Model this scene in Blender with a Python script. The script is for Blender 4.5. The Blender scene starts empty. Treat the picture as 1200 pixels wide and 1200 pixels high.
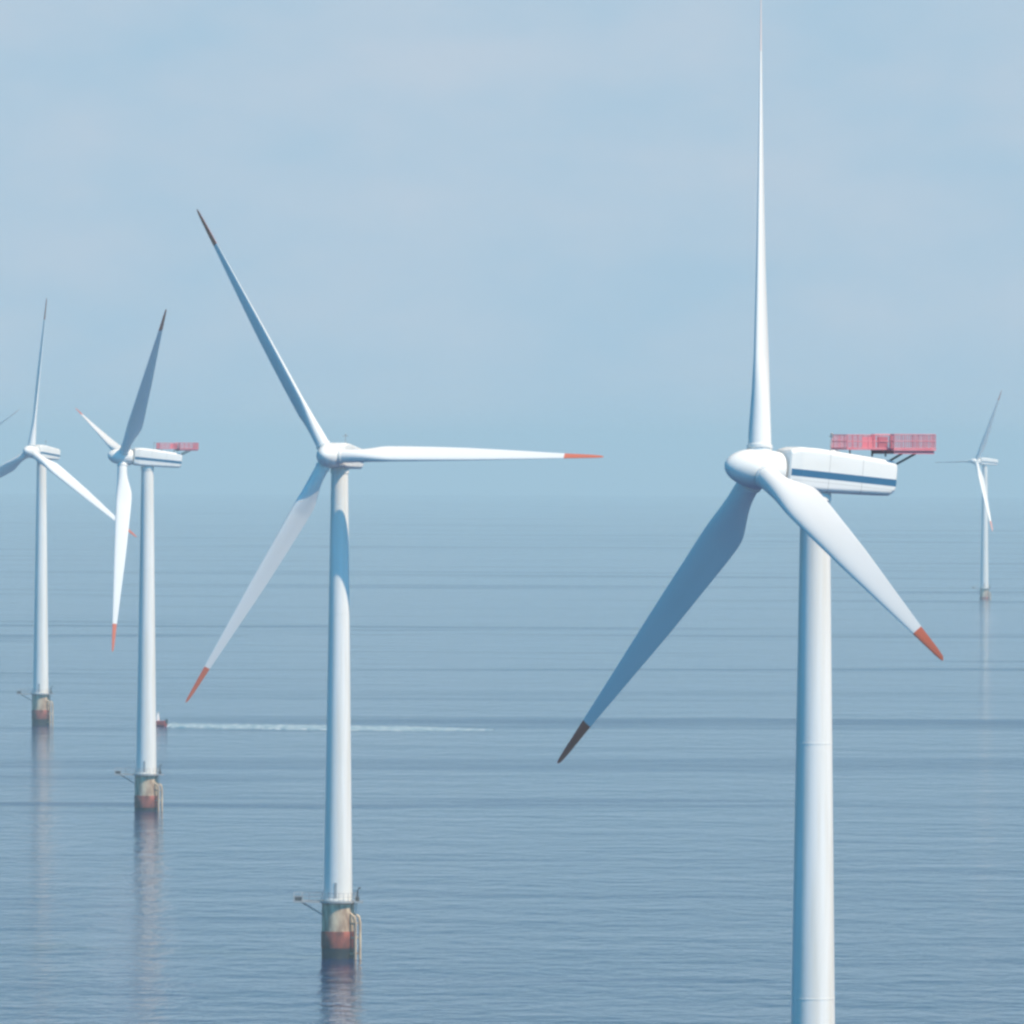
import bpy, bmesh, math, random
from mathutils import Vector, Matrix

random.seed(7)
R_ = math.radians
S = bpy.context.scene
COL = S.collection

# ------------------------------------------------------------------ camera
FPX = 11700.0                      # focal length of the long lens, in 1200-px frame units
CAM_H = 71.1
EYE = 525.0                        # image row of the eye level
ROLL = 0.004
cam_d = bpy.data.cameras.new("camera")
cam = bpy.data.objects.new("camera", cam_d)
COL.objects.link(cam)
cam_d.sensor_width = 36.0
cam_d.lens = 36.0 * FPX / 1200.0
cam_d.clip_start = 1.0
cam_d.clip_end = 200000.0
pitch = math.atan((600.0 - EYE) / FPX)
cam.matrix_world = (Matrix.Translation((0, 0, CAM_H)) @ Matrix.Rotation(R_(90) - pitch, 4, 'X')
                    @ Matrix.Rotation(ROLL, 4, 'Z'))
S.camera = cam

# ------------------------------------------------------------------ sun and sky
SUN_AZ = 52.0                      # degrees, from the direction back to the camera towards the right
SUN_EL = 53.0
sv = Vector((math.sin(R_(SUN_AZ)) * math.cos(R_(SUN_EL)),
             -math.cos(R_(SUN_AZ)) * math.cos(R_(SUN_EL)), math.sin(R_(SUN_EL))))
sun_d = bpy.data.lights.new("sun", 'SUN')
sun_d.energy = 5.0
sun_d.angle = R_(0.53)
sun_d.color = (1.0, 0.81, 0.59)
sun = bpy.data.objects.new("sun", sun_d)
COL.objects.link(sun)
sun.rotation_euler = (-sv).to_track_quat('-Z', 'Y').to_euler()
sun.location = (0, 0, 400)

W = bpy.data.worlds.new("World")
S.world = W
W.use_nodes = True
nt = W.node_tree
nt.nodes.clear()
out = nt.nodes.new('ShaderNodeOutputWorld')
bg = nt.nodes.new('ShaderNodeBackground')
sky = nt.nodes.new('ShaderNodeTexSky')
sky.sky_type = 'NISHITA'
sky.sun_disc = False
sky.sun_elevation = R_(SUN_EL)
sky.sun_rotation = math.atan2(sv.x, sv.y)
sky.altitude = 60
sky.air_density = 1.0
sky.dust_density = 0.3
sky.ozone_density = 3.0
hs = nt.nodes.new('ShaderNodeHueSaturation')
hs.inputs['Hue'].default_value = 0.479
hs.inputs['Saturation'].default_value = 1.65
hs.inputs['Value'].default_value = 1.3
# the band of pale sea air low over the horizon, with a faint veil of cloud in it
tcw = nt.nodes.new('ShaderNodeTexCoord')
sep = nt.nodes.new('ShaderNodeSeparateXYZ')
nt.links.new(tcw.outputs['Generated'], sep.inputs[0])
el = nt.nodes.new('ShaderNodeMapRange')
el.interpolation_type = 'SMOOTHERSTEP'
el.inputs['From Min'].default_value = 0.045
el.inputs['From Max'].default_value = 0.082
el.inputs['To Min'].default_value = 1.0
el.inputs['To Max'].default_value = 0.0
nt.links.new(sep.outputs[2], el.inputs['Value'])
mpw = nt.nodes.new('ShaderNodeMapping')
mpw.inputs['Scale'].default_value = (1, 1, 2.2)
nzw = nt.nodes.new('ShaderNodeTexNoise')
nzw.inputs['Scale'].default_value = 42.0
nzw.inputs['Detail'].default_value = 4.0
nt.links.new(tcw.outputs['Generated'], mpw.inputs['Vector'])
nt.links.new(mpw.outputs[0], nzw.inputs['Vector'])
veil = nt.nodes.new('ShaderNodeMapRange')
veil.inputs['From Min'].default_value = 0.30
veil.inputs['From Max'].default_value = 0.72
nt.links.new(nzw.outputs['Fac'], veil.inputs['Value'])
low = nt.nodes.new('ShaderNodeMix'); low.data_type = 'RGBA'
low.inputs['A'].default_value = (4.0, 5.66, 7.1, 1)
low.inputs['B'].default_value = (5.0, 6.05, 7.15, 1)
nt.links.new(veil.outputs[0], low.inputs['Factor'])
side = nt.nodes.new('ShaderNodeMapRange')
side.interpolation_type = 'SMOOTHSTEP'
side.inputs['From Min'].default_value = -0.5
side.inputs['From Max'].default_value = 0.5
side.inputs['To Min'].default_value = 0.15
side.inputs['To Max'].default_value = 1.0
nt.links.new(sep.outputs[1], side.inputs['Value'])
back_boost = nt.nodes.new('ShaderNodeMapRange')      # sky brightened behind the camera, an added boost for shaded faces; dimmed ahead
back_boost.interpolation_type = 'SMOOTHSTEP'
back_boost.inputs['From Min'].default_value = -0.6
back_boost.inputs['From Max'].default_value = 0.6
back_boost.inputs['To Min'].default_value = 2.1
back_boost.inputs['To Max'].default_value = 0.52
nt.links.new(sep.outputs[1], back_boost.inputs['Value'])
nt.links.new(back_boost.outputs[0], hs.inputs['Value'])
elm = nt.nodes.new('ShaderNodeMath'); elm.operation = 'MULTIPLY'
nt.links.new(el.outputs[0], elm.inputs[0]); nt.links.new(side.outputs[0], elm.inputs[1])
skm = nt.nodes.new('ShaderNodeMix'); skm.data_type = 'RGBA'
nt.links.new(elm.outputs[0], skm.inputs['Factor'])
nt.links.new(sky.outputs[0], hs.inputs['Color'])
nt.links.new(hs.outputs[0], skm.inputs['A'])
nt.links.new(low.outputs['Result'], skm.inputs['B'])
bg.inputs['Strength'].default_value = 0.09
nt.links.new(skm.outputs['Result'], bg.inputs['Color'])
nt.links.new(bg.outputs[0], out.inputs['Surface'])

S.view_settings.view_transform = 'Standard'
S.view_settings.look = 'None'
S.view_settings.exposure = 0.18
S.view_settings.gamma = 1.0
S.render.filter_size = 2.7
S.cycles.filter_width = 2.7
S.cycles.volume_bounces = 1
S.cycles.max_bounces = 8

# ------------------------------------------------------------------ helpers
def sea_z(x, y):
    return -(x * x + y * y) / (2 * 6.371e6)

def tag(o, label=None, cat=None, group=None, kind=None):
    if label: o['label'] = label
    if cat: o['category'] = cat
    if group: o['group'] = group
    if kind: o['kind'] = kind
    return o

def mesh_of(name, bm, mats, smooth=True, angle=40):
    bmesh.ops.recalc_face_normals(bm, faces=bm.faces)
    me = bpy.data.meshes.new(name)
    if smooth:
        lim = R_(angle)
        for f in bm.faces: f.smooth = True
        for e in bm.edges:
            if len(e.link_faces) == 2 and e.calc_face_angle(0) > lim: e.smooth = False
    bm.to_mesh(me)
    bm.free()
    for m in (mats if isinstance(mats, (list, tuple)) else [mats]): me.materials.append(m)
    return me

def link(name, me, parent=None, mat=None):
    o = bpy.data.objects.new(name, me)
    COL.objects.link(o)
    if parent is not None: o.parent = parent
    if mat is not None: o.matrix_basis = mat
    return o

def loft(bm, rings, close0=True, close1=True):
    vs = [[bm.verts.new(p) for p in r] for r in rings]
    n = len(vs[0])
    for a, b in zip(vs[:-1], vs[1:]):
        for i in range(n):
            bm.faces.new((a[i], a[(i + 1) % n], b[(i + 1) % n], b[i]))
    if close0: bm.faces.new(vs[0][::-1])
    if close1: bm.faces.new(vs[-1])
    return vs

def lathe(bm, prof, n=40, axis='Z', c0=True, c1=True, cx=0, cy=0):
    rings = []
    for r, h in prof:
        ring = []
        for i in range(n):
            t = 2 * math.pi * i / n
            a, b = r * math.cos(t), r * math.sin(t)
            ring.append((a + cx, b + cy, h) if axis == 'Z' else (h, a, b))
        rings.append(ring)
    loft(bm, rings, c0, c1)

def box(bm, x0, x1, y0, y1, z0, z1):
    v = [bm.verts.new(p) for p in ((x0,y0,z0),(x1,y0,z0),(x1,y1,z0),(x0,y1,z0),
                                   (x0,y0,z1),(x1,y0,z1),(x1,y1,z1),(x0,y1,z1))]
    for f in ((3,2,1,0),(4,5,6,7),(0,1,5,4),(1,2,6,5),(2,3,7,6),(3,0,4,7)):
        bm.faces.new([v[i] for i in f])

def tube(bm, pts, r, n=8):
    pts = [Vector(p) for p in pts]
    rings = []
    up = None
    for i, p in enumerate(pts):
        d = (pts[min(i + 1, len(pts) - 1)] - pts[max(i - 1, 0)]).normalized()
        ref = Vector((0, 0, 1)) if abs(d.z) < 0.9 else Vector((1, 0, 0))
        a = d.cross(ref).normalized()
        b = d.cross(a)
        rings.append([p + a * (r * math.cos(2*math.pi*k/n)) + b * (r * math.sin(2*math.pi*k/n)) for k in range(n)])
    loft(bm, rings)

# ------------------------------------------------------------------ materials
def pbr(name, col, rough=0.5, spec=0.5, var=0.0, vscale=1.0, vcol=None, stretch=(1,1,1), coat=0.0, metal=0.0):
    m = bpy.data.materials.new(name)
    m.use_nodes = True
    n = m.node_tree.nodes; l = m.node_tree.links
    b = n['Principled BSDF']
    b.inputs['Base Color'].default_value = (*col, 1)
    b.inputs['Roughness'].default_value = rough
    b.inputs['Specular IOR Level'].default_value = spec
    b.inputs['Metallic'].default_value = metal
    b.inputs['Coat Weight'].default_value = coat
    if var > 0:
        tc = n.new('ShaderNodeTexCoord'); mp = n.new('ShaderNodeMapping')
        mp.inputs['Scale'].default_value = stretch
        nz = n.new('ShaderNodeTexNoise'); nz.inputs['Scale'].default_value = vscale
        nz.inputs['Detail'].default_value = 5
        rp = n.new('ShaderNodeValToRGB')
        rp.color_ramp.elements[0].position = 0.5 - 0.5 * var * 0.3
        rp.color_ramp.elements[1].position = 0.78
        rp.color_ramp.elements[0].color = (*col, 1)
        c2 = vcol or tuple(c * 0.8 for c in col)
        rp.color_ramp.elements[1].color = tuple(a * (1 - var) + b2 * var for a, b2 in zip(col, c2)) + (1,)
        l.new(tc.outputs['Object'], mp.inputs['Vector']); l.new(mp.outputs[0], nz.inputs['Vector'])
        l.new(nz.outputs['Fac'], rp.inputs['Fac']); l.new(rp.outputs[0], b.inputs['Base Color'])
    return m

M = {}
M['tower'] = pbr('white_tower_paint', (0.80, 0.80, 0.785), 0.42, 0.4, 0.75, 0.9, (0.62, 0.58, 0.50), (1.4, 1.4, 0.06))
M['blade'] = pbr('white_gelcoat', (0.80, 0.80, 0.79), 0.38, 0.4, 0.35, 0.5, (0.68, 0.66, 0.62), (1, 1, 0.12))
M['nacelle'] = pbr('white_nacelle_shell', (0.80, 0.80, 0.785), 0.4, 0.4, 0.4, 0.8, (0.68, 0.66, 0.60), (0.3, 1, 1))
M['red'] = pbr('red_blade_tip_paint', (0.64, 0.15, 0.075), 0.42, 0.4, 0.4, 0.8, (0.52, 0.14, 0.08))
M['palered'] = pbr('pale_tip_paint', (0.74, 0.64, 0.62), 0.5)
M['deckred'] = pbr('red_deck_paint', (0.66, 0.18, 0.23), 0.55, 0.4, 0.6, 1.5, (0.66, 0.36, 0.39))
M['blue'] = pbr('blue_stripe_paint', (0.03, 0.13, 0.25), 0.4, 0.4, 0.3, 1.0, (0.04, 0.16, 0.28))
M['dark'] = pbr('dark_gap_rubber', (0.05, 0.055, 0.06), 0.7)
M['seam'] = pbr('grey_joint_sealant', (0.42, 0.42, 0.41), 0.6)
M['steel'] = pbr('galvanised_steel', (0.42, 0.43, 0.44), 0.5, 0.5, 0.6, 2.0, (0.25, 0.22, 0.2), metal=0.3)
M['darksteel'] = pbr('dark_crane_paint', (0.07, 0.075, 0.08), 0.5, 0.5, 0.4, 2.0)
M['cream'] = pbr('faded_yellow_paint', (0.66, 0.53, 0.37), 0.6, 0.4, 1.0, 1.1, (0.18, 0.08, 0.05), (1, 1, 0.35))
M['rust'] = pbr('red_rusty_paint', (0.34, 0.10, 0.07), 0.7, 0.3, 1.0, 0.8, (0.04, 0.025, 0.024), (1, 1, 0.5))
M['weed'] = pbr('wet_marine_growth', (0.022, 0.026, 0.030), 0.55, 0.4, 0.8, 1.5, (0.05, 0.045, 0.035))
M['boatred'] = pbr('red_hull_paint', (0.42, 0.05, 0.04), 0.4)
M['boatwhite'] = pbr('white_cabin_paint', (0.78, 0.78, 0.77), 0.4)
M['glass'] = pbr('dark_window_glass', (0.02, 0.03, 0.04), 0.08, 0.6)
M['skin'] = pbr('lamp_red_glass', (0.5, 0.04, 0.03), 0.2)

def sea_material():
    m = bpy.data.materials.new('sea_water')
    m.use_nodes = True
    n = m.node_tree.nodes; l = m.node_tree.links
    b = n['Principled BSDF']
    b.inputs['Base Color'].default_value = (0.007, 0.022, 0.110, 1)
    b.inputs['IOR'].default_value = 1.333
    b.inputs['Specular IOR Level'].default_value = 0.5
    tc = n.new('ShaderNodeTexCoord')
    def noise(scale, detail, stretch, rough=0.55, off=0.0, rot=0.0, dist=0.0):
        mp = n.new('ShaderNodeMapping')
        mp.inputs['Scale'].default_value = (stretch[0], stretch[1], 1)
        mp.inputs['Location'].default_value = (off, off * 0.37, 0)
        mp.inputs['Rotation'].default_value = (0, 0, rot)
        z = n.new('ShaderNodeTexNoise')
        z.inputs['Scale'].default_value = scale
        z.inputs['Detail'].default_value = detail
        z.inputs['Roughness'].default_value = rough
        z.inputs['Distortion'].default_value = dist
        l.new(tc.outputs['Object'], mp.inputs['Vector']); l.new(mp.outputs[0], z.inputs['Vector'])
        return z.outputs['Fac']
    def math_(op, a, c, d=None):
        q = n.new('ShaderNodeMath'); q.operation = op
        for i, v in enumerate((a, c, d)):
            if v is None: continue
            if isinstance(v, (int, float)): q.inputs[i].default_value = v
            else: l.new(v, q.inputs[i])
        return q.outputs[0]
    def ramp(fac, lo, hi, a, c):
        r = n.new('ShaderNodeMapRange'); r.interpolation_type = 'SMOOTHSTEP'
        r.inputs['From Min'].default_value = lo; r.inputs['From Max'].default_value = hi
        r.inputs['To Min'].default_value = a; r.inputs['To Max'].default_value = c
        l.new(fac, r.inputs['Value']); return r.outputs[0]
    chop = noise(0.30, 4, (1.2, 1.0), 0.62)
    mid = noise(0.085, 3, (1.9, 1.0), 0.6, 57.0, 0.2, 0.3)
    swell = noise(0.030, 3, (0.8, 1.0), 0.55, 31.0, 0.12)
    # cat's-paws: long patches of rougher water drawn out across the wind, and broad calmer lanes
    paw1 = noise(0.0062, 4, (0.22, 1.0), 0.55, 13.0, 0.45, 0.8)
    paw2 = noise(0.034, 3, (0.20, 1.0), 0.5, 77.0, -0.5, 0.6)
    lane = noise(0.0016, 3, (0.4, 1.0), 0.5, 210.0, 0.3, 0.5)
    paw = math_('MULTIPLY', math_('ADD', ramp(paw1, 0.52, 0.66, 0.0, 1.0), math_('MULTIPLY', ramp(paw2, 0.57, 0.72, 0.0, 1.0), 0.35)),
                ramp(lane, 0.36, 0.60, 0.25, 1.0))
    h = math_('ADD', math_('MULTIPLY', chop, math_('MULTIPLY_ADD', paw, 0.62, 0.40)), math_('ADD', math_('MULTIPLY', swell, 1.6), math_('MULTIPLY', mid, 0.85)))
    bp = n.new('ShaderNodeBump')
    bp.inputs['Strength'].default_value = 1.0
    bp.inputs['Distance'].default_value = 0.47
    l.new(h, bp.inputs['Height'])
    l.new(bp.outputs[0], b.inputs['Normal'])
    rg = math_('MULTIPLY_ADD', paw, 0.08, 0.075)
    l.new(rg, b.inputs['Roughness'])
    return m
M['sea'] = sea_material()

def foam_material():
    m = bpy.data.materials.new('wake_foam')
    m.use_nodes = True
    n = m.node_tree.nodes; l = m.node_tree.links
    b = n['Principled BSDF']
    b.inputs['Roughness'].default_value = 0.6
    tc = n.new('ShaderNodeTexCoord')
    z = n.new('ShaderNodeTexNoise'); z.inputs['Scale'].default_value = 0.6; z.inputs['Detail'].default_value = 5
    rp = n.new('ShaderNodeValToRGB')
    rp.color_ramp.elements[0].position = 0.40; rp.color_ramp.elements[0].color = (0.12, 0.26, 0.35, 1)
    rp.color_ramp.elements[1].position = 0.66; rp.color_ramp.elements[1].color = (0.60, 0.68, 0.72, 1)
    l.new(tc.outputs['Object'], z.inputs['Vector']); l.new(z.outputs['Fac'], rp.inputs['Fac'])
    l.new(rp.outputs[0], b.inputs['Base Color'])
    return m
M['foam'] = foam_material()

# ------------------------------------------------------------------ sea: one curved sheet reaching past the horizon
def build_sea():
    bm = bmesh.new()
    radii = [0] + [40 * 1.09 ** i for i in range(79)]
    radii = [r for r in radii if r < 34000] + [34000]
    N = 192
    prev = None
    for r in radii:
        if r == 0:
            ring = [bm.verts.new((0, 0, 0))]
        else:
            ring = [bm.verts.new((r*math.sin(2*math.pi*i/N), r*math.cos(2*math.pi*i/N), -(r*r)/(2*6.371e6))) for i in range(N)]
        if prev is not None:
            for i in range(N):
                j = (i + 1) % N
                if len(prev) == 1: bm.faces.new((prev[0], ring[i], ring[j]))
                else: bm.faces.new((prev[i], ring[i], ring[j], prev[j]))
        prev = ring
    me = mesh_of('sea', bm, M['sea'], True, 180)
    o = link('sea', me)
    tag(o, kind='structure')
    return o
sea = build_sea()

# ------------------------------------------------------------------ air
def build_haze():
    bm = bmesh.new()
    box(bm, -36000, 36000, -36000, 36000, -92, 117)
    m = bpy.data.materials.new('sea_haze')
    m.use_nodes = True
    n = m.node_tree.nodes; l = m.node_tree.links
    n.clear()
    o = n.new('ShaderNodeOutputMaterial')
    v = n.new('ShaderNodeVolumePrincipled')
    v.inputs['Color'].default_value = (0.69, 0.93, 1.0, 1)
    v.inputs['Density'].default_value = 0.000102
    v.inputs['Anisotropy'].default_value = 0.0
    l.new(v.outputs[0], o.inputs['Volume'])
    ob = link('haze', mesh_of('haze', bm, m, False))
    tag(ob, kind='stuff')
    return ob
haze = build_haze()

# ------------------------------------------------------------------ wind turbine meshes (shared by all)
HUB_H = 70.0
OVERHANG = 5.0
RAD = 39.8
TIP_R = 34.1

def airfoil(c, th, blend, root_r, n=28):
    """section in the XY plane: leading edge towards +X, thickness along Y; blend 0 = round root, 1 = airfoil"""
    pts = []
    for i in range(n):
        t = 2 * math.pi * i / n
        u = 0.5 * (1 - math.cos(t))                   # 0 at the leading edge, 1 at the trailing edge
        sgn = 1 if t <= math.pi else -1
        yt = 5 * th * (0.2969*math.sqrt(u) - 0.126*u - 0.3516*u*u + 0.2843*u**3 - 0.1015*u**4)
        cam_ = 0.02 * (1 - (2*u - 1)**2)
        ax, ay = (0.30 - u) * c, (sgn * yt + cam_) * c
        rx, ry = root_r * math.cos(t), root_r * math.sin(t)
        pts.append((ax * blend + rx * (1 - blend), ay * blend + ry * (1 - blend)))
    return pts

CH = [(1.0, 1.9), (2.6, 1.95), (5.0, 2.65), (7.5, 3.12), (9.5, 3.1), (20.0, 2.32), (27.0, 1.6), (34.0, 0.88), (38.0, 0.55), (39.4, 0.36), (39.8, 0.12)]
def interp(tab, r):
    for (a, va), (b, vb) in zip(tab[:-1], tab[1:]):
        if r <= b:
            t = max(0.0, (r - a) / (b - a)); return va + (vb - va) * t
    return tab[-1][1]
def chord(r):
    return (interp(CH, r - 0.6) + interp(CH, r) + interp(CH, min(r + 0.6, 39.8))) / 3 if 3 < r < 36 else interp(CH, r)
def section(r):
    s = min(1, max(0, (r - 2.0) / 5.6)); blend = s * s * (3 - 2 * s)
    th = interp([(3, 0.6), (9, 0.27), (20, 0.20), (39.8, 0.15)], r)
    tw = -R_(interp([(1, 13), (9, 12), (16, 6.5), (25, 2.5), (34, 0), (36, -3), (39.8, -7)], r))
    c, s_ = math.cos(tw), math.sin(tw)
    return [(x * c - y * s_, x * s_ + y * c, r) for x, y in airfoil(chord(r), th, blend, 0.93)]

bm = bmesh.new()
loft(bm, [section(1.0 + (TIP_R - 1.0) * i / 60) for i in range(61)])
ME_BLADE = mesh_of('blade', bm, M['blade'], True, 50)
bm = bmesh.new()
loft(bm, [section(TIP_R + 0.002 + (RAD - TIP_R - 0.002) * (i / 16)) for i in range(17)])
ME_TIP = mesh_of('blade_tip', bm, M['red'], True, 50)

# hub with spinner: lathe about X (forward)
bm = bmesh.new()
prof = [(0.6, -1.75), (1.46, -1.70), (1.54, -1.45), (1.58, -0.6), (1.56, 0.3)]
for i in range(1, 15):
    t = i / 14 * math.pi / 2
    prof.append((max(0.02, 1.56 * math.cos(t) ** 1.05), 0.3 + 2.75 * math.sin(t)))
lathe(bm, prof, 48, 'X')
ME_HUB = mesh_of('hub', bm, M['nacelle'], True, 50)
bm = bmesh.new()
lathe(bm, [(1.02, 0.0), (1.04, 0.05), (1.04, 0.28), (0.98, 0.32)], 32)
ME_COLLAR = mesh_of('root_collar', bm, M['nacelle'], True)

def rrect(x, hw, z0, z1, r, n=6):
    pts = []
    for (cy, cz, a0) in ((hw - r, z1 - r, 0), (-hw + r, z1 - r, 90), (-hw + r, z0 + r, 180), (hw - r, z0 + r, 270)):
        for i in range(n + 1):
            a = R_(a0 + 90 * i / n)
            pts.append((x, cy + r * math.cos(a), cz + r * math.sin(a)))
    return pts
def nac_at(x):
    hw = interp([(-6.6, 1.50), (-5, 1.62), (0, 1.72), (2.0, 1.70), (3.05, 1.50)], x)
    zt = interp([(-6.6, 1.55), (-6.25, 1.74), (0.5, 2.08), (2.2, 2.05), (3.05, 1.75)], x)
    zb = interp([(-6.6, -0.75), (-6.1, -1.08), (0, -1.38), (2.0, -1.40), (3.05, -1.2)], x)
    return hw, zb, zt
bm = bmesh.new()
rings = []
NX = [-6.6, -6.5, -6.25, -6.1, -5.8, -5, -4, -2, 0, 0.5, 1, 1.8, 2.0, 2.2, 2.5, 2.8, 2.95, 3.05]
for x in NX:
    hw, zb, zt = nac_at(x)
    e = 0.10 if x in (-6.6, 3.05) else 0.0
    rings.append(rrect(x, hw - e, zb + e, zt - e, 0.42))
loft(bm, rings)
ME_NAC = mesh_of('nacelle', bm, M['nacelle'], True, 35)

def side_band(xa, xb, z0, z1, proud, mat, name, s):
    bm = bmesh.new()
    if True:
        prev = None
        xs = sorted({xa, xb} | {q for q in NX if xa < q < xb})
        for x in xs:
            y0 = s * (nac_at(x)[0] - 0.03); y1 = s * (nac_at(x)[0] + proud)
            q = [bm.verts.new(p) for p in ((x, y0, z0), (x, y1, z0), (x, y1, z1), (x, y0, z1))]
            if prev:
                for i in range(4): bm.faces.new((prev[i], prev[(i+1) % 4], q[(i+1) % 4], q[i]))
            else: bm.faces.new(q)
            prev = q
        bm.faces.new(prev)
    return mesh_of(name, bm, mat, False)
ME_STRIPE = [side_band(-6.55, 2.9, -0.30, 0.26, 0.008, M['blue'], 'stripe', k) for k in (1, -1)]
ME_SEAM = [side_band(-6.5, 2.8, -0.62, -0.595, 0.004, M['seam'], 'panel_seam', k) for k in (1, -1)]

def cross_seam(x):
    bm = bmesh.new()
    a = [bm.verts.new(p) for p in rrect(x - 0.02, *nac_at(x)[0:1], nac_at(x)[1], nac_at(x)[2], 0.42)]
    b = [bm.verts.new((p.co.x + 0.04, p.co.y, p.co.z)) for p in a]
    for v in a + b:
        v.co.y *= 1.0018; v.co.z += 0.004 * (1 if v.co.z > 0.3 else -1)
    n = len(a)
    for i in range(n): bm.faces.new((a[i], a[(i+1) % n], b[(i+1) % n], b[i]))
    return mesh_of('panel_seam', bm, M['seam'], False)
ME_SEAM += [cross_seam(x) for x in (-3.4, -0.4)]
bm = bmesh.new()
for k in range(7): box(bm, -6.66, -6.59, -0.95, 0.95, -0.2 + k * 0.18, -0.08 + k * 0.18)
box(bm, -6.62, -6.585, -1.05, 1.05, -0.28, 1.1)
ME_VENT = mesh_of('rear_vent', bm, M['steel'], False)
bm = bmesh.new()
box(bm, -1.9, -1.1, -0.55, 0.35, 1.9, 2.14)
bmesh.ops.bevel(bm, geom=bm.edges[:], offset=0.04, segments=2, affect='EDGES')
ME_HATCH = mesh_of('roof_hatch', bm, M['nacelle'])

# wind vane mast on the nacelle roof
bm = bmesh.new()
tube(bm, [(-0.9, 0.5, 2.0), (-0.9, 0.5, 3.3)], 0.05)
tube(bm, [(-0.9, 0.1, 3.2), (-0.9, 0.9, 3.2)], 0.035)
lathe(bm, [(0.10, 3.3), (0.12, 3.42), (0.03, 3.5)], 10, cx=-0.9, cy=0.5)
ME_MAST = mesh_of('wind_sensor', bm, M['steel'])

# hoist deck of red gratings with mesh railings (level, yaws with the nacelle)
DZ = 2.14
bm = bmesh.new()
box(bm, -6.0, -2.1, -1.45, 1.45, DZ - 0.10, DZ)
box(bm, -9.8, -6.0, -2.1, 2.1, DZ - 0.16, DZ)
for y in (-1.9, 0, 1.9): box(bm, -9.7, -6.1, y - 0.07, y + 0.07, DZ - 0.42, DZ - 0.165)
ME_DECK = mesh_of('hoist_deck', bm, M['deckred'], False)
ME_STRUT = []
for y in (-1.2, 1.2):
    for a_, b_, r_ in (((-8.4, y, DZ - 0.40), (-6.45, y * 0.9, 0.75), 0.09), ((-5.7, y, DZ - 0.10), (-5.7, y, 1.5), 0.08),
                       ((-2.5, y, DZ - 0.09), (-2.5, y, 1.7), 0.07)):
        bm = bmesh.new(); tube(bm, [a_, b_], r_)
        ME_STRUT.append(mesh_of('deck_strut', bm, M['darksteel']))
def fence(bm, a, b, z, h, nbar):
    a = Vector((*a, z)); b = Vector((*b, z)); L = (b - a).length
    for f in (0.03, 0.52, 1.0): tube(bm, [a + Vector((0, 0, h * f)), b + Vector((0, 0, h * f))], 0.035, 6)
    for i in range(nbar + 1):
        p = a.lerp(b, i / nbar)
        tube(bm, [p, p + Vector((0, 0, h))], 0.045 if i % 5 == 0 else 0.024, 6)
bm = bmesh.new()
for y in (-1.42, 1.42): fence(bm, (-5.95, y), (-2.15, y), DZ, 1.1, 20)
fence(bm, (-2.15, -1.42), (-2.15, 1.42), DZ, 1.1, 12)
for y in (-2.05, 2.05): fence(bm, (-9.75, y), (-6.05, y), DZ, 1.15, 20)
fence(bm, (-9.75, -2.05), (-9.75, 2.05), DZ, 1.15, 18)
for s in (1, -1): fence(bm, (-6.05, s * 1.45), (-6.05, s * 2.05), DZ, 1.15, 4)
ME_RAIL = mesh_of('railing', bm, M['deckred'])
ME_PANEL = []                                         # solid wind panels fixed inside the rails
for xa, xb, y, h in ((-5.75, -4.9, -1.36, 0.95), (-5.75, -4.9, 1.36, 0.95)):
    bm = bmesh.new(); box(bm, xa, xb, y - 0.015, y + 0.015, DZ + 0.05, DZ + h)
    ME_PANEL.append(mesh_of('guard_panel', bm, M['deckred'], False))

# tower
TP_TOP = 8.35
def tower_r(z): return 0.5 * (2.36 + (4.0 - 2.36) * (HUB_H - 1.5 - z) / (HUB_H - 1.5 - TP_TOP))
bm = bmesh.new()
prof = [(tower_r(TP_TOP) + 0.10, TP_TOP), (tower_r(TP_TOP) + 0.10, TP_TOP + 0.22)]
zs = [TP_TOP + 0.24, 20, 28.0]
for z0, z1 in ((TP_TOP + 0.24, 28.0), (28.0, 48.5), (48.5, 67.9)):
    prof += [(tower_r(z0), z0 + 0.005), (tower_r(z1), z1 - 0.10), (tower_r(z1) + 0.018, z1 - 0.095), (tower_r(z1) + 0.018, z1)]
prof += [(tower_r(68) + 0.10, 67.95), (tower_r(68) + 0.10, 68.45), (tower_r(68) - 0.05, 68.75)]
lathe(bm, prof, 64)
ME_TOWER = mesh_of('tower', bm, M['tower'], True, 30)
bm = bmesh.new()
import mathutils
a0 = R_(-100)
r0 = tower_r(9.6)
for (dz0, dz1, w) in ((8.75, 10.9, 0.42),):
    n = 6; front = []; back = []
    for i in range(n + 1):
        a = a0 - w / 2 / r0 + w * i / n / r0 * 1.0
        for z in (dz0, dz1):
            rr = tower_r(z)
            front.append(bm.verts.new(((rr + .04) * math.cos(a), (rr + .04) * math.sin(a), z)))
            back.append(bm.verts.new(((rr - .05) * math.cos(a), (rr - .05) * math.sin(a), z)))
    for i in range(n):
        k = 2 * i
        bm.faces.new((front[k], front[k+2], front[k+3], front[k+1]))
        bm.faces.new((front[k+1], front[k+3], back[k+3], back[k+1]))
        bm.faces.new((front[k], back[k], back[k+2], front[k+2]))
    bm.faces.new((front[0], front[1], back[1], back[0])); bm.faces.new((front[-2], back[-2], back[-1], front[-1]))
ME_DOOR = mesh_of('door', bm, M['steel'], True)

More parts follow.
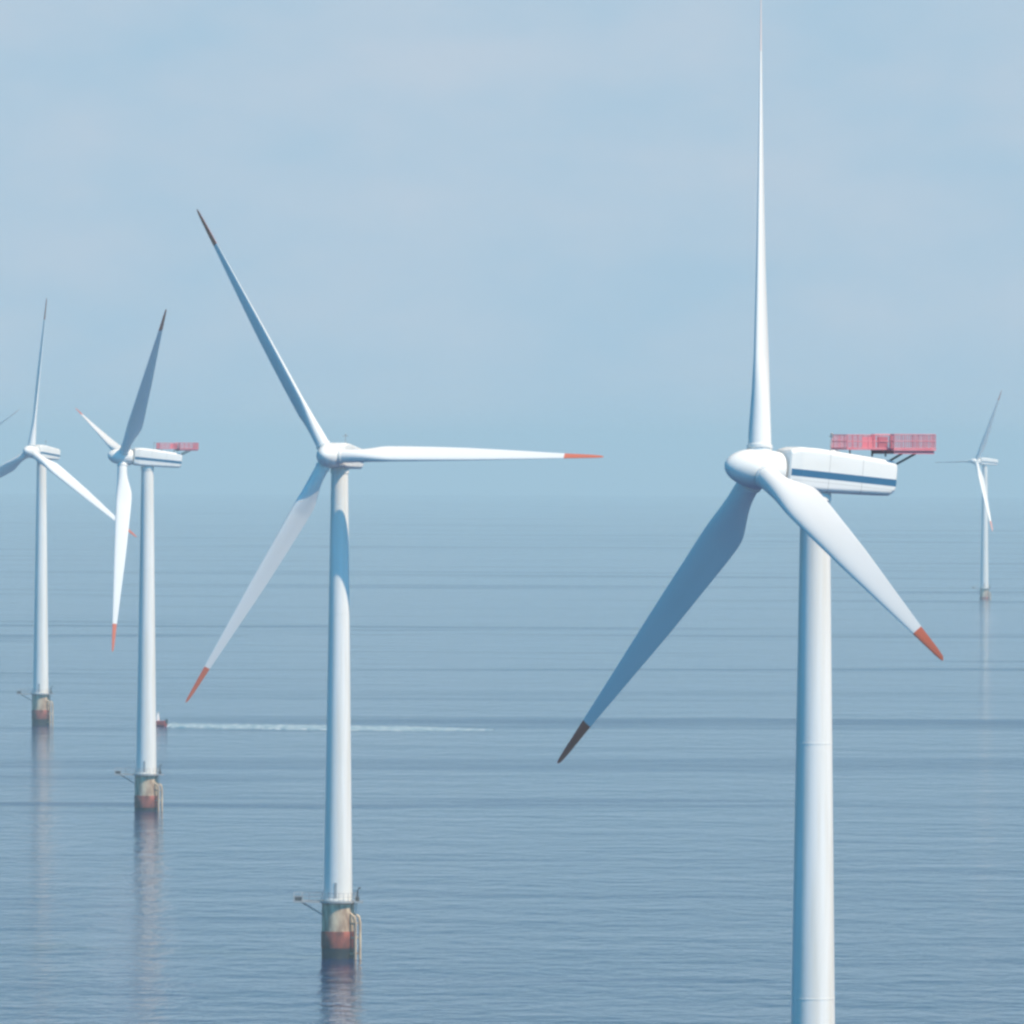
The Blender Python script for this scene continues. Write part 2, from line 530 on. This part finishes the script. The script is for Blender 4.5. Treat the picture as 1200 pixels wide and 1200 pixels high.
# foundation: cream transition piece, rusty splash band and dark wet pile
bm = bmesh.new()
lathe(bm, [(2.24, 4.05), (2.24, 7.85), (2.32, 7.95), (2.32, 8.10), (2.15, 8.2), (2.15, 8.33)], 48)
ME_TP = mesh_of('transition_piece', bm, M['cream'], True, 35)
bm = bmesh.new()
lathe(bm, [(2.30, 1.75), (2.34, 1.9), (2.34, 3.95), (2.26, 4.1)], 48)
ME_BAND = mesh_of('splash_band', bm, M['rust'], True, 35)
bm = bmesh.new()
lathe(bm, [(2.25, -8.0), (2.27, 0.4), (2.29, 1.80)], 48)
ME_PILE = mesh_of('pile', bm, M['weed'], True, 35)
# boat landing: two fender tubes and a ladder on the right-hand side
bm = bmesh.new()
for a in (-38, -10):
    A = R_(a); dx, dy = math.cos(A), math.sin(A)
    tube(bm, [(2.2*dx, 2.2*dy, 6.6), (3.0*dx, 3.0*dy, 6.1), (3.15*dx, 3.15*dy, 5.2), (3.15*dx, 3.15*dy, -2.5)], 0.19, 12)
    for z in (1.0, 3.2, 5.2): tube(bm, [(2.2*dx, 2.2*dy, z), (3.15*dx, 3.15*dy, z)], 0.13, 10)
ME_FENDER = mesh_of('boat_landing', bm, M['cream'])
bm = bmesh.new()
A = R_(-24); d = Vector((math.cos(A), math.sin(A), 0)); t = Vector((-d.y, d.x, 0))
for s in (-.24, .24): tube(bm, [d * 2.75 + t * s + Vector((0, 0, -1)), d * 2.75 + t * s + Vector((0, 0, 9.4))], 0.05, 8)
for i in range(32): tube(bm, [d * 2.75 - t * .24 + Vector((0, 0, -.6 + i * .3)), d * 2.75 + t * .24 + Vector((0, 0, -.6 + i * .3))], 0.025, 6)
ME_LADDER = mesh_of('ladder', bm, M['steel'])
# work platform: ring deck with a long arm to the left
bm = bmesh.new()
PZ = 8.35
def ring_deck(bm, ri, ro, z0, z1, n=48):
    rings = []
    for r, z in ((ri, z0), (ro, z0), (ro, z1), (ri, z1)):
        rings.append([bm.verts.new((r*math.cos(2*math.pi*i/n), r*math.sin(2*math.pi*i/n), z)) for i in range(n)])
    for k in range(4):
        a, b = rings[k], rings[(k + 1) % 4]
        for i in range(n): bm.faces.new((a[i], a[(i+1) % n], b[(i+1) % n], b[i]))
ring_deck(bm, 2.16, 2.78, PZ - 0.28, PZ)
box(bm, 2.3, 3.5, -1.9, -0.4, PZ - 0.283, PZ - 0.003)
box(bm, -6.2, -2.4, -1.5, 1.5, PZ - 0.284, PZ - 0.004)
for s in (-1.2, 1.2): tube(bm, [(-2.2, s * .3, 6.4), (-5.0, s, PZ - 0.29)], 0.07, 8)
ME_PLAT = mesh_of('work_platform', bm, M['steel'], True, 30)
bm = bmesh.new()
def arc_rail(bm, r, a0, a1, n):
    for h in (0.55, 1.1):
        tube(bm, [(r*math.cos(R_(a0+(a1-a0)*i/n)), r*math.sin(R_(a0+(a1-a0)*i/n)), PZ + h) for i in range(n + 1)], 0.03, 6)
    for i in range(0, n + 1, 2):
        a = R_(a0 + (a1 - a0) * i / n)
        tube(bm, [(r*math.cos(a), r*math.sin(a), PZ), (r*math.cos(a), r*math.sin(a), PZ + 1.1)], 0.035, 6)
arc_rail(bm, 2.72, -145, 145, 40)
for h in (0.55, 1.1):
    tube(bm, [(-2.4, -1.45, PZ + h), (-6.15, -1.45, PZ + h), (-6.15, 1.45, PZ + h), (-2.4, 1.45, PZ + h)], 0.03, 6)
for x in (-4, -5, -6.15):
    for s in (-1.45, 1.45): tube(bm, [(x, s, PZ - 0.01), (x, s, PZ + 1.1)], 0.035, 6)
ME_PRAIL = mesh_of('railing', bm, M['steel'])
bm = bmesh.new()
tube(bm, [(2.75, -1.2, PZ), (2.75, -1.2, PZ + 1.5), (2.85, -1.2, PZ + 1.75), (3.2, -1.25, PZ + 1.85)], 0.12, 10)
lathe(bm, [(0.28, PZ), (0.28, PZ + 0.5), (0.16, PZ + 0.6)], 16, cx=2.75, cy=-1.2)
ME_CRANE = mesh_of('crane', bm, M['darksteel'])
bm = bmesh.new()
box(bm, -6.0, -5.0, -1.2, -0.2, PZ + 0.001, PZ + 0.6)
bmesh.ops.bevel(bm, geom=bm.edges[:], offset=0.06, segments=2, affect='EDGES')
ME_LOCKER = mesh_of('equipment_locker', bm, M['darksteel'])

def wind_turbine(x, y, z, yaw_deg, phi_deg, pitch_deg, TILT, CONE, label, has_deck, pale_tip):
    root = bpy.data.objects.new('wind_turbine', None)
    COL.objects.link(root)
    root.location = (x, y, z)
    root.empty_display_size = 5
    tag(root, label, 'wind turbine', 'wind turbines standing in the sea')
    t = link('tower', ME_TOWER, root); link('door', ME_DOOR, t)
    tp = link('transition_piece', ME_TP, root); link('ladder', ME_LADDER, tp); link('boat_landing', ME_FENDER, tp)
    link('splash_band', ME_BAND, root)
    link('pile', ME_PILE, root)
    pl = link('work_platform', ME_PLAT, root)
    link('railing', ME_PRAIL, pl); link('crane', ME_CRANE, pl); link('equipment_locker', ME_LOCKER, pl)
    yaw = R_(yaw_deg)
    a = Vector((-math.sin(yaw) * math.cos(TILT), -math.cos(yaw) * math.cos(TILT), math.sin(TILT)))
    u = Vector((math.cos(yaw), -math.sin(yaw), 0))            # in the rotor plane, towards the right of the photo
    v = u.cross(a)
    if v.z < 0: v = -v
    top = Vector((0, 0, HUB_H))
    def frame(X, Y, Z, o): return Matrix(((X.x, Y.x, Z.x, o.x), (X.y, Y.y, Z.y, o.y), (X.z, Y.z, Z.z, o.z), (0, 0, 0, 1)))
    nf = frame(a, v.cross(a), v, top)
    nac = link('nacelle', ME_NAC, root, nf)
    for k in (0, 1): link('stripe', ME_STRIPE[k], nac)
    for me in ME_SEAM: link('panel_seam', me, nac)
    link('rear_vent', ME_VENT, nac); link('roof_hatch', ME_HATCH, nac)
    link('wind_sensor', ME_MAST, nac)
    if has_deck:
        ah = Vector((-math.sin(yaw), -math.cos(yaw), 0)); zz = Vector((0, 0, 1))
        deck = link('hoist_deck', ME_DECK, root, frame(ah, zz.cross(ah), zz, top))
        link('railing', ME_RAIL, deck); 
        for me in ME_PANEL: link('guard_panel', me, deck)
        for me in ME_STRUT: link('deck_strut', me, deck)
    hub_o = top + a * OVERHANG
    link('hub', ME_HUB, root, frame(a, v.cross(a), v, hub_o))
    p = R_(pitch_deg)
    for k in range(3):
        ph = R_(phi_deg) + k * 2 * math.pi / 3
        b = u * math.sin(ph) + v * math.cos(ph)
        tt = u * math.cos(ph) - v * math.sin(ph)             # the way the blade would turn
        Z = b * math.cos(CONE) + a * math.sin(CONE)
        an = (a - Z * a.dot(Z)).normalized()
        X = (tt * math.cos(p) + an * math.sin(p)).normalized()
        bl = link('blade', ME_BLADE, root, frame(X, Z.cross(X), Z, hub_o))
        tip = link('blade_tip', ME_TIP, bl)
        if pale_tip and k == 0:                              # this one tip is coloured pale instead of red
            tip.material_slots[0].link = 'OBJECT'
            tip.material_slots[0].material = M['palered']
            tip['label'] = 'pale, nearly white blade tip'
        link('root_collar', ME_COLLAR, bl, Matrix.Translation((0, 0, 1.62)))
    return root

# x, y (m), settling (m), yaw, blade angle, pitch, tilt, cone
TURB = [
    (24.35, 802, -0.92, 65.4, -8.3, 34, 5.4, 1.4, 'nearest and largest wind turbine, with a blue stripe and large red deck on its nacelle'),
    (-24.05, 1392, -0.3, 16.2, -30, 34, 3.6, 1.0, 'white wind turbine facing the viewer, one blade held level to the right'),
    (-71.49, 1957, -1.1, 73.8, 44, 74, 5.4, 1.6, 'white wind turbine seen side-on with the little red boat half hidden behind its tower'),
    (-121.0, 2567, -0.3, 30, 3.2, 34, 5.4, 0.0, 'hazy white wind turbine whose lower right blade passes behind a nearer turbine'),
    (-168.5, 3150, 0.0, 60, 71, 52, 4.6, 1.0, 'wind turbine cut off by the left edge, only a pale blade reaching into the photo'),
    (231.2, 4883, -3.0, 62, -91, 82, 4.6, 0.0, 'smallest and palest wind turbine, alone in the haze near the right edge'),
]
for i, (x, y, s, yaw, phi, p, ti, co, lab) in enumerate(TURB):
    wind_turbine(x, y, sea_z(x, y) + s, yaw, phi, p, R_(ti), R_(co), lab, i in (0, 2), i == 0)

# ------------------------------------------------------------------ small boat and its wake
def build_boat(x, y, rz):
    root = bpy.data.objects.new('motor_boat', None)
    COL.objects.link(root)
    root.location = (x, y, sea_z(x, y)); root.rotation_euler = (0, 0, rz)
    tag(root, 'small red-hulled motor boat with white cabin, half hidden behind a tower', 'boat')
    bm = bmesh.new()                                        # hull, bow towards -X
    rings = []
    for X, w, zb, zt in ((-3.7, 0.06, 0.9, 1.75), (-3.2, 0.55, 0.2, 1.65), (-2.2, 0.98, -0.25, 1.5), (-0.8, 1.22, -0.4, 1.35),
                         (1.0, 1.28, -0.4, 1.3), (3.5, 1.22, -0.35, 1.3)):
        rings.append([(X, -w, zt), (X, -w * .93, zb * .4 + zt * .3), (X, -w * .55, zb + .12), (X, 0, zb),
                      (X, w * .55, zb + .12), (X, w * .93, zb * .4 + zt * .3), (X, w, zt)])
    loft(bm, rings)
    link('hull', mesh_of('hull', bm, M['boatred'], True, 35), root)
    bm = bmesh.new()
    loft(bm, [[(-1.7, -.85, 1.42), (-1.7, .85, 1.42), (1.5, .9, 1.32), (1.5, -.9, 1.32)],
              [(-1.35, -.82, 2.4), (-1.35, .82, 2.4), (1.45, .86, 2.4), (1.45, -.86, 2.4)],
              [(-0.8, -.72, 3.3), (-0.8, .72, 3.3), (1.4, .76, 3.3), (1.4, -.76, 3.3)]])
    box(bm, -1.0, 1.6, -.86, .86, 3.302, 3.40)
    cab = link('cabin', mesh_of('cabin', bm, M['boatwhite'], False), root)
    for s in (-1, 1):
        for x0, x1 in ((-0.75, 0.1), (0.25, 1.2)):
            bm = bmesh.new()
            q = [bm.verts.new((X, s * (0.87 - (Z - 2.4) * 0.11 + 0.012), Z)) for X, Z in ((x0 - .1, 2.5), (x1, 2.5), (x1, 3.1), (x0 + .15, 3.1))]
            bm.faces.new(q)
            link('window', mesh_of('window', bm, M['glass'], False), cab)
    bm = bmesh.new()
    tube(bm, [(0.6, 0, 3.4), (0.6, 0, 4.7)], 0.05); tube(bm, [(0.6, -.5, 4.1), (0.6, .5, 4.1)], 0.04)
    link('mast', mesh_of('mast', bm, M['boatwhite']), root)
    for s in (-.4, .4):
        bm = bmesh.new()
        box(bm, 3.52, 3.95, s - .2, s + .2, 0.7, 1.75)
        bmesh.ops.bevel(bm, geom=bm.edges[:], offset=0.07, segments=2, affect='EDGES')
        link('outboard_motor', mesh_of('outboard_motor', bm, M['darksteel']), root)
    return root
BX, BY = -91.9, 2560.0
build_boat(BX, BY, R_(-14) * 0 + math.atan2(-25, 88) * 1.0)

def build_wake():
    bm = bmesh.new()
    rnd = random.Random(3)
    x0, y0 = BX + 3.9, BY - 1.1
    x1, y1 = -4.3, BY - 24
    n = 90; cols = 9
    rows = []
    for i in range(n + 1):
        t = i / n
        cx, cy = x0 + (x1 - x0) * t, y0 + (y1 - y0) * t
        w = (12.0 + 12.0 * t ** 0.5) * (1 - max(0, (t - 0.72) / 0.28) ** 1.5 * 0.96) * (0.85 + 0.3 * rnd.random())
        row = []
        for j in range(cols):
            k = j / (cols - 1) * 2 - 1
            px, py = cx + rnd.uniform(-.25, .25), cy + k * w + rnd.uniform(-.3, .3)
            hgt = (0.55 * (1 - t) ** 0.7 + 0.10) * (1 - abs(k) ** 3) * rnd.uniform(0.5, 1.0) + 0.02
            if abs(k) == 1: hgt = -0.12
            row.append(bm.verts.new((px, py, sea_z(px, py) + hgt)))
        rows.append(row)
    for a, b in zip(rows[:-1], rows[1:]):
        for j in range(cols - 1): bm.faces.new((a[j], b[j], b[j+1], a[j+1]))
    o = link('boat_wake', mesh_of('boat_wake', bm, M['foam'], True, 180))
    tag(o, kind='stuff')
    o['label'] = 'long thin white wake trailing across the water to the right of the boat'
    o['category'] = 'wake'
build_wake()
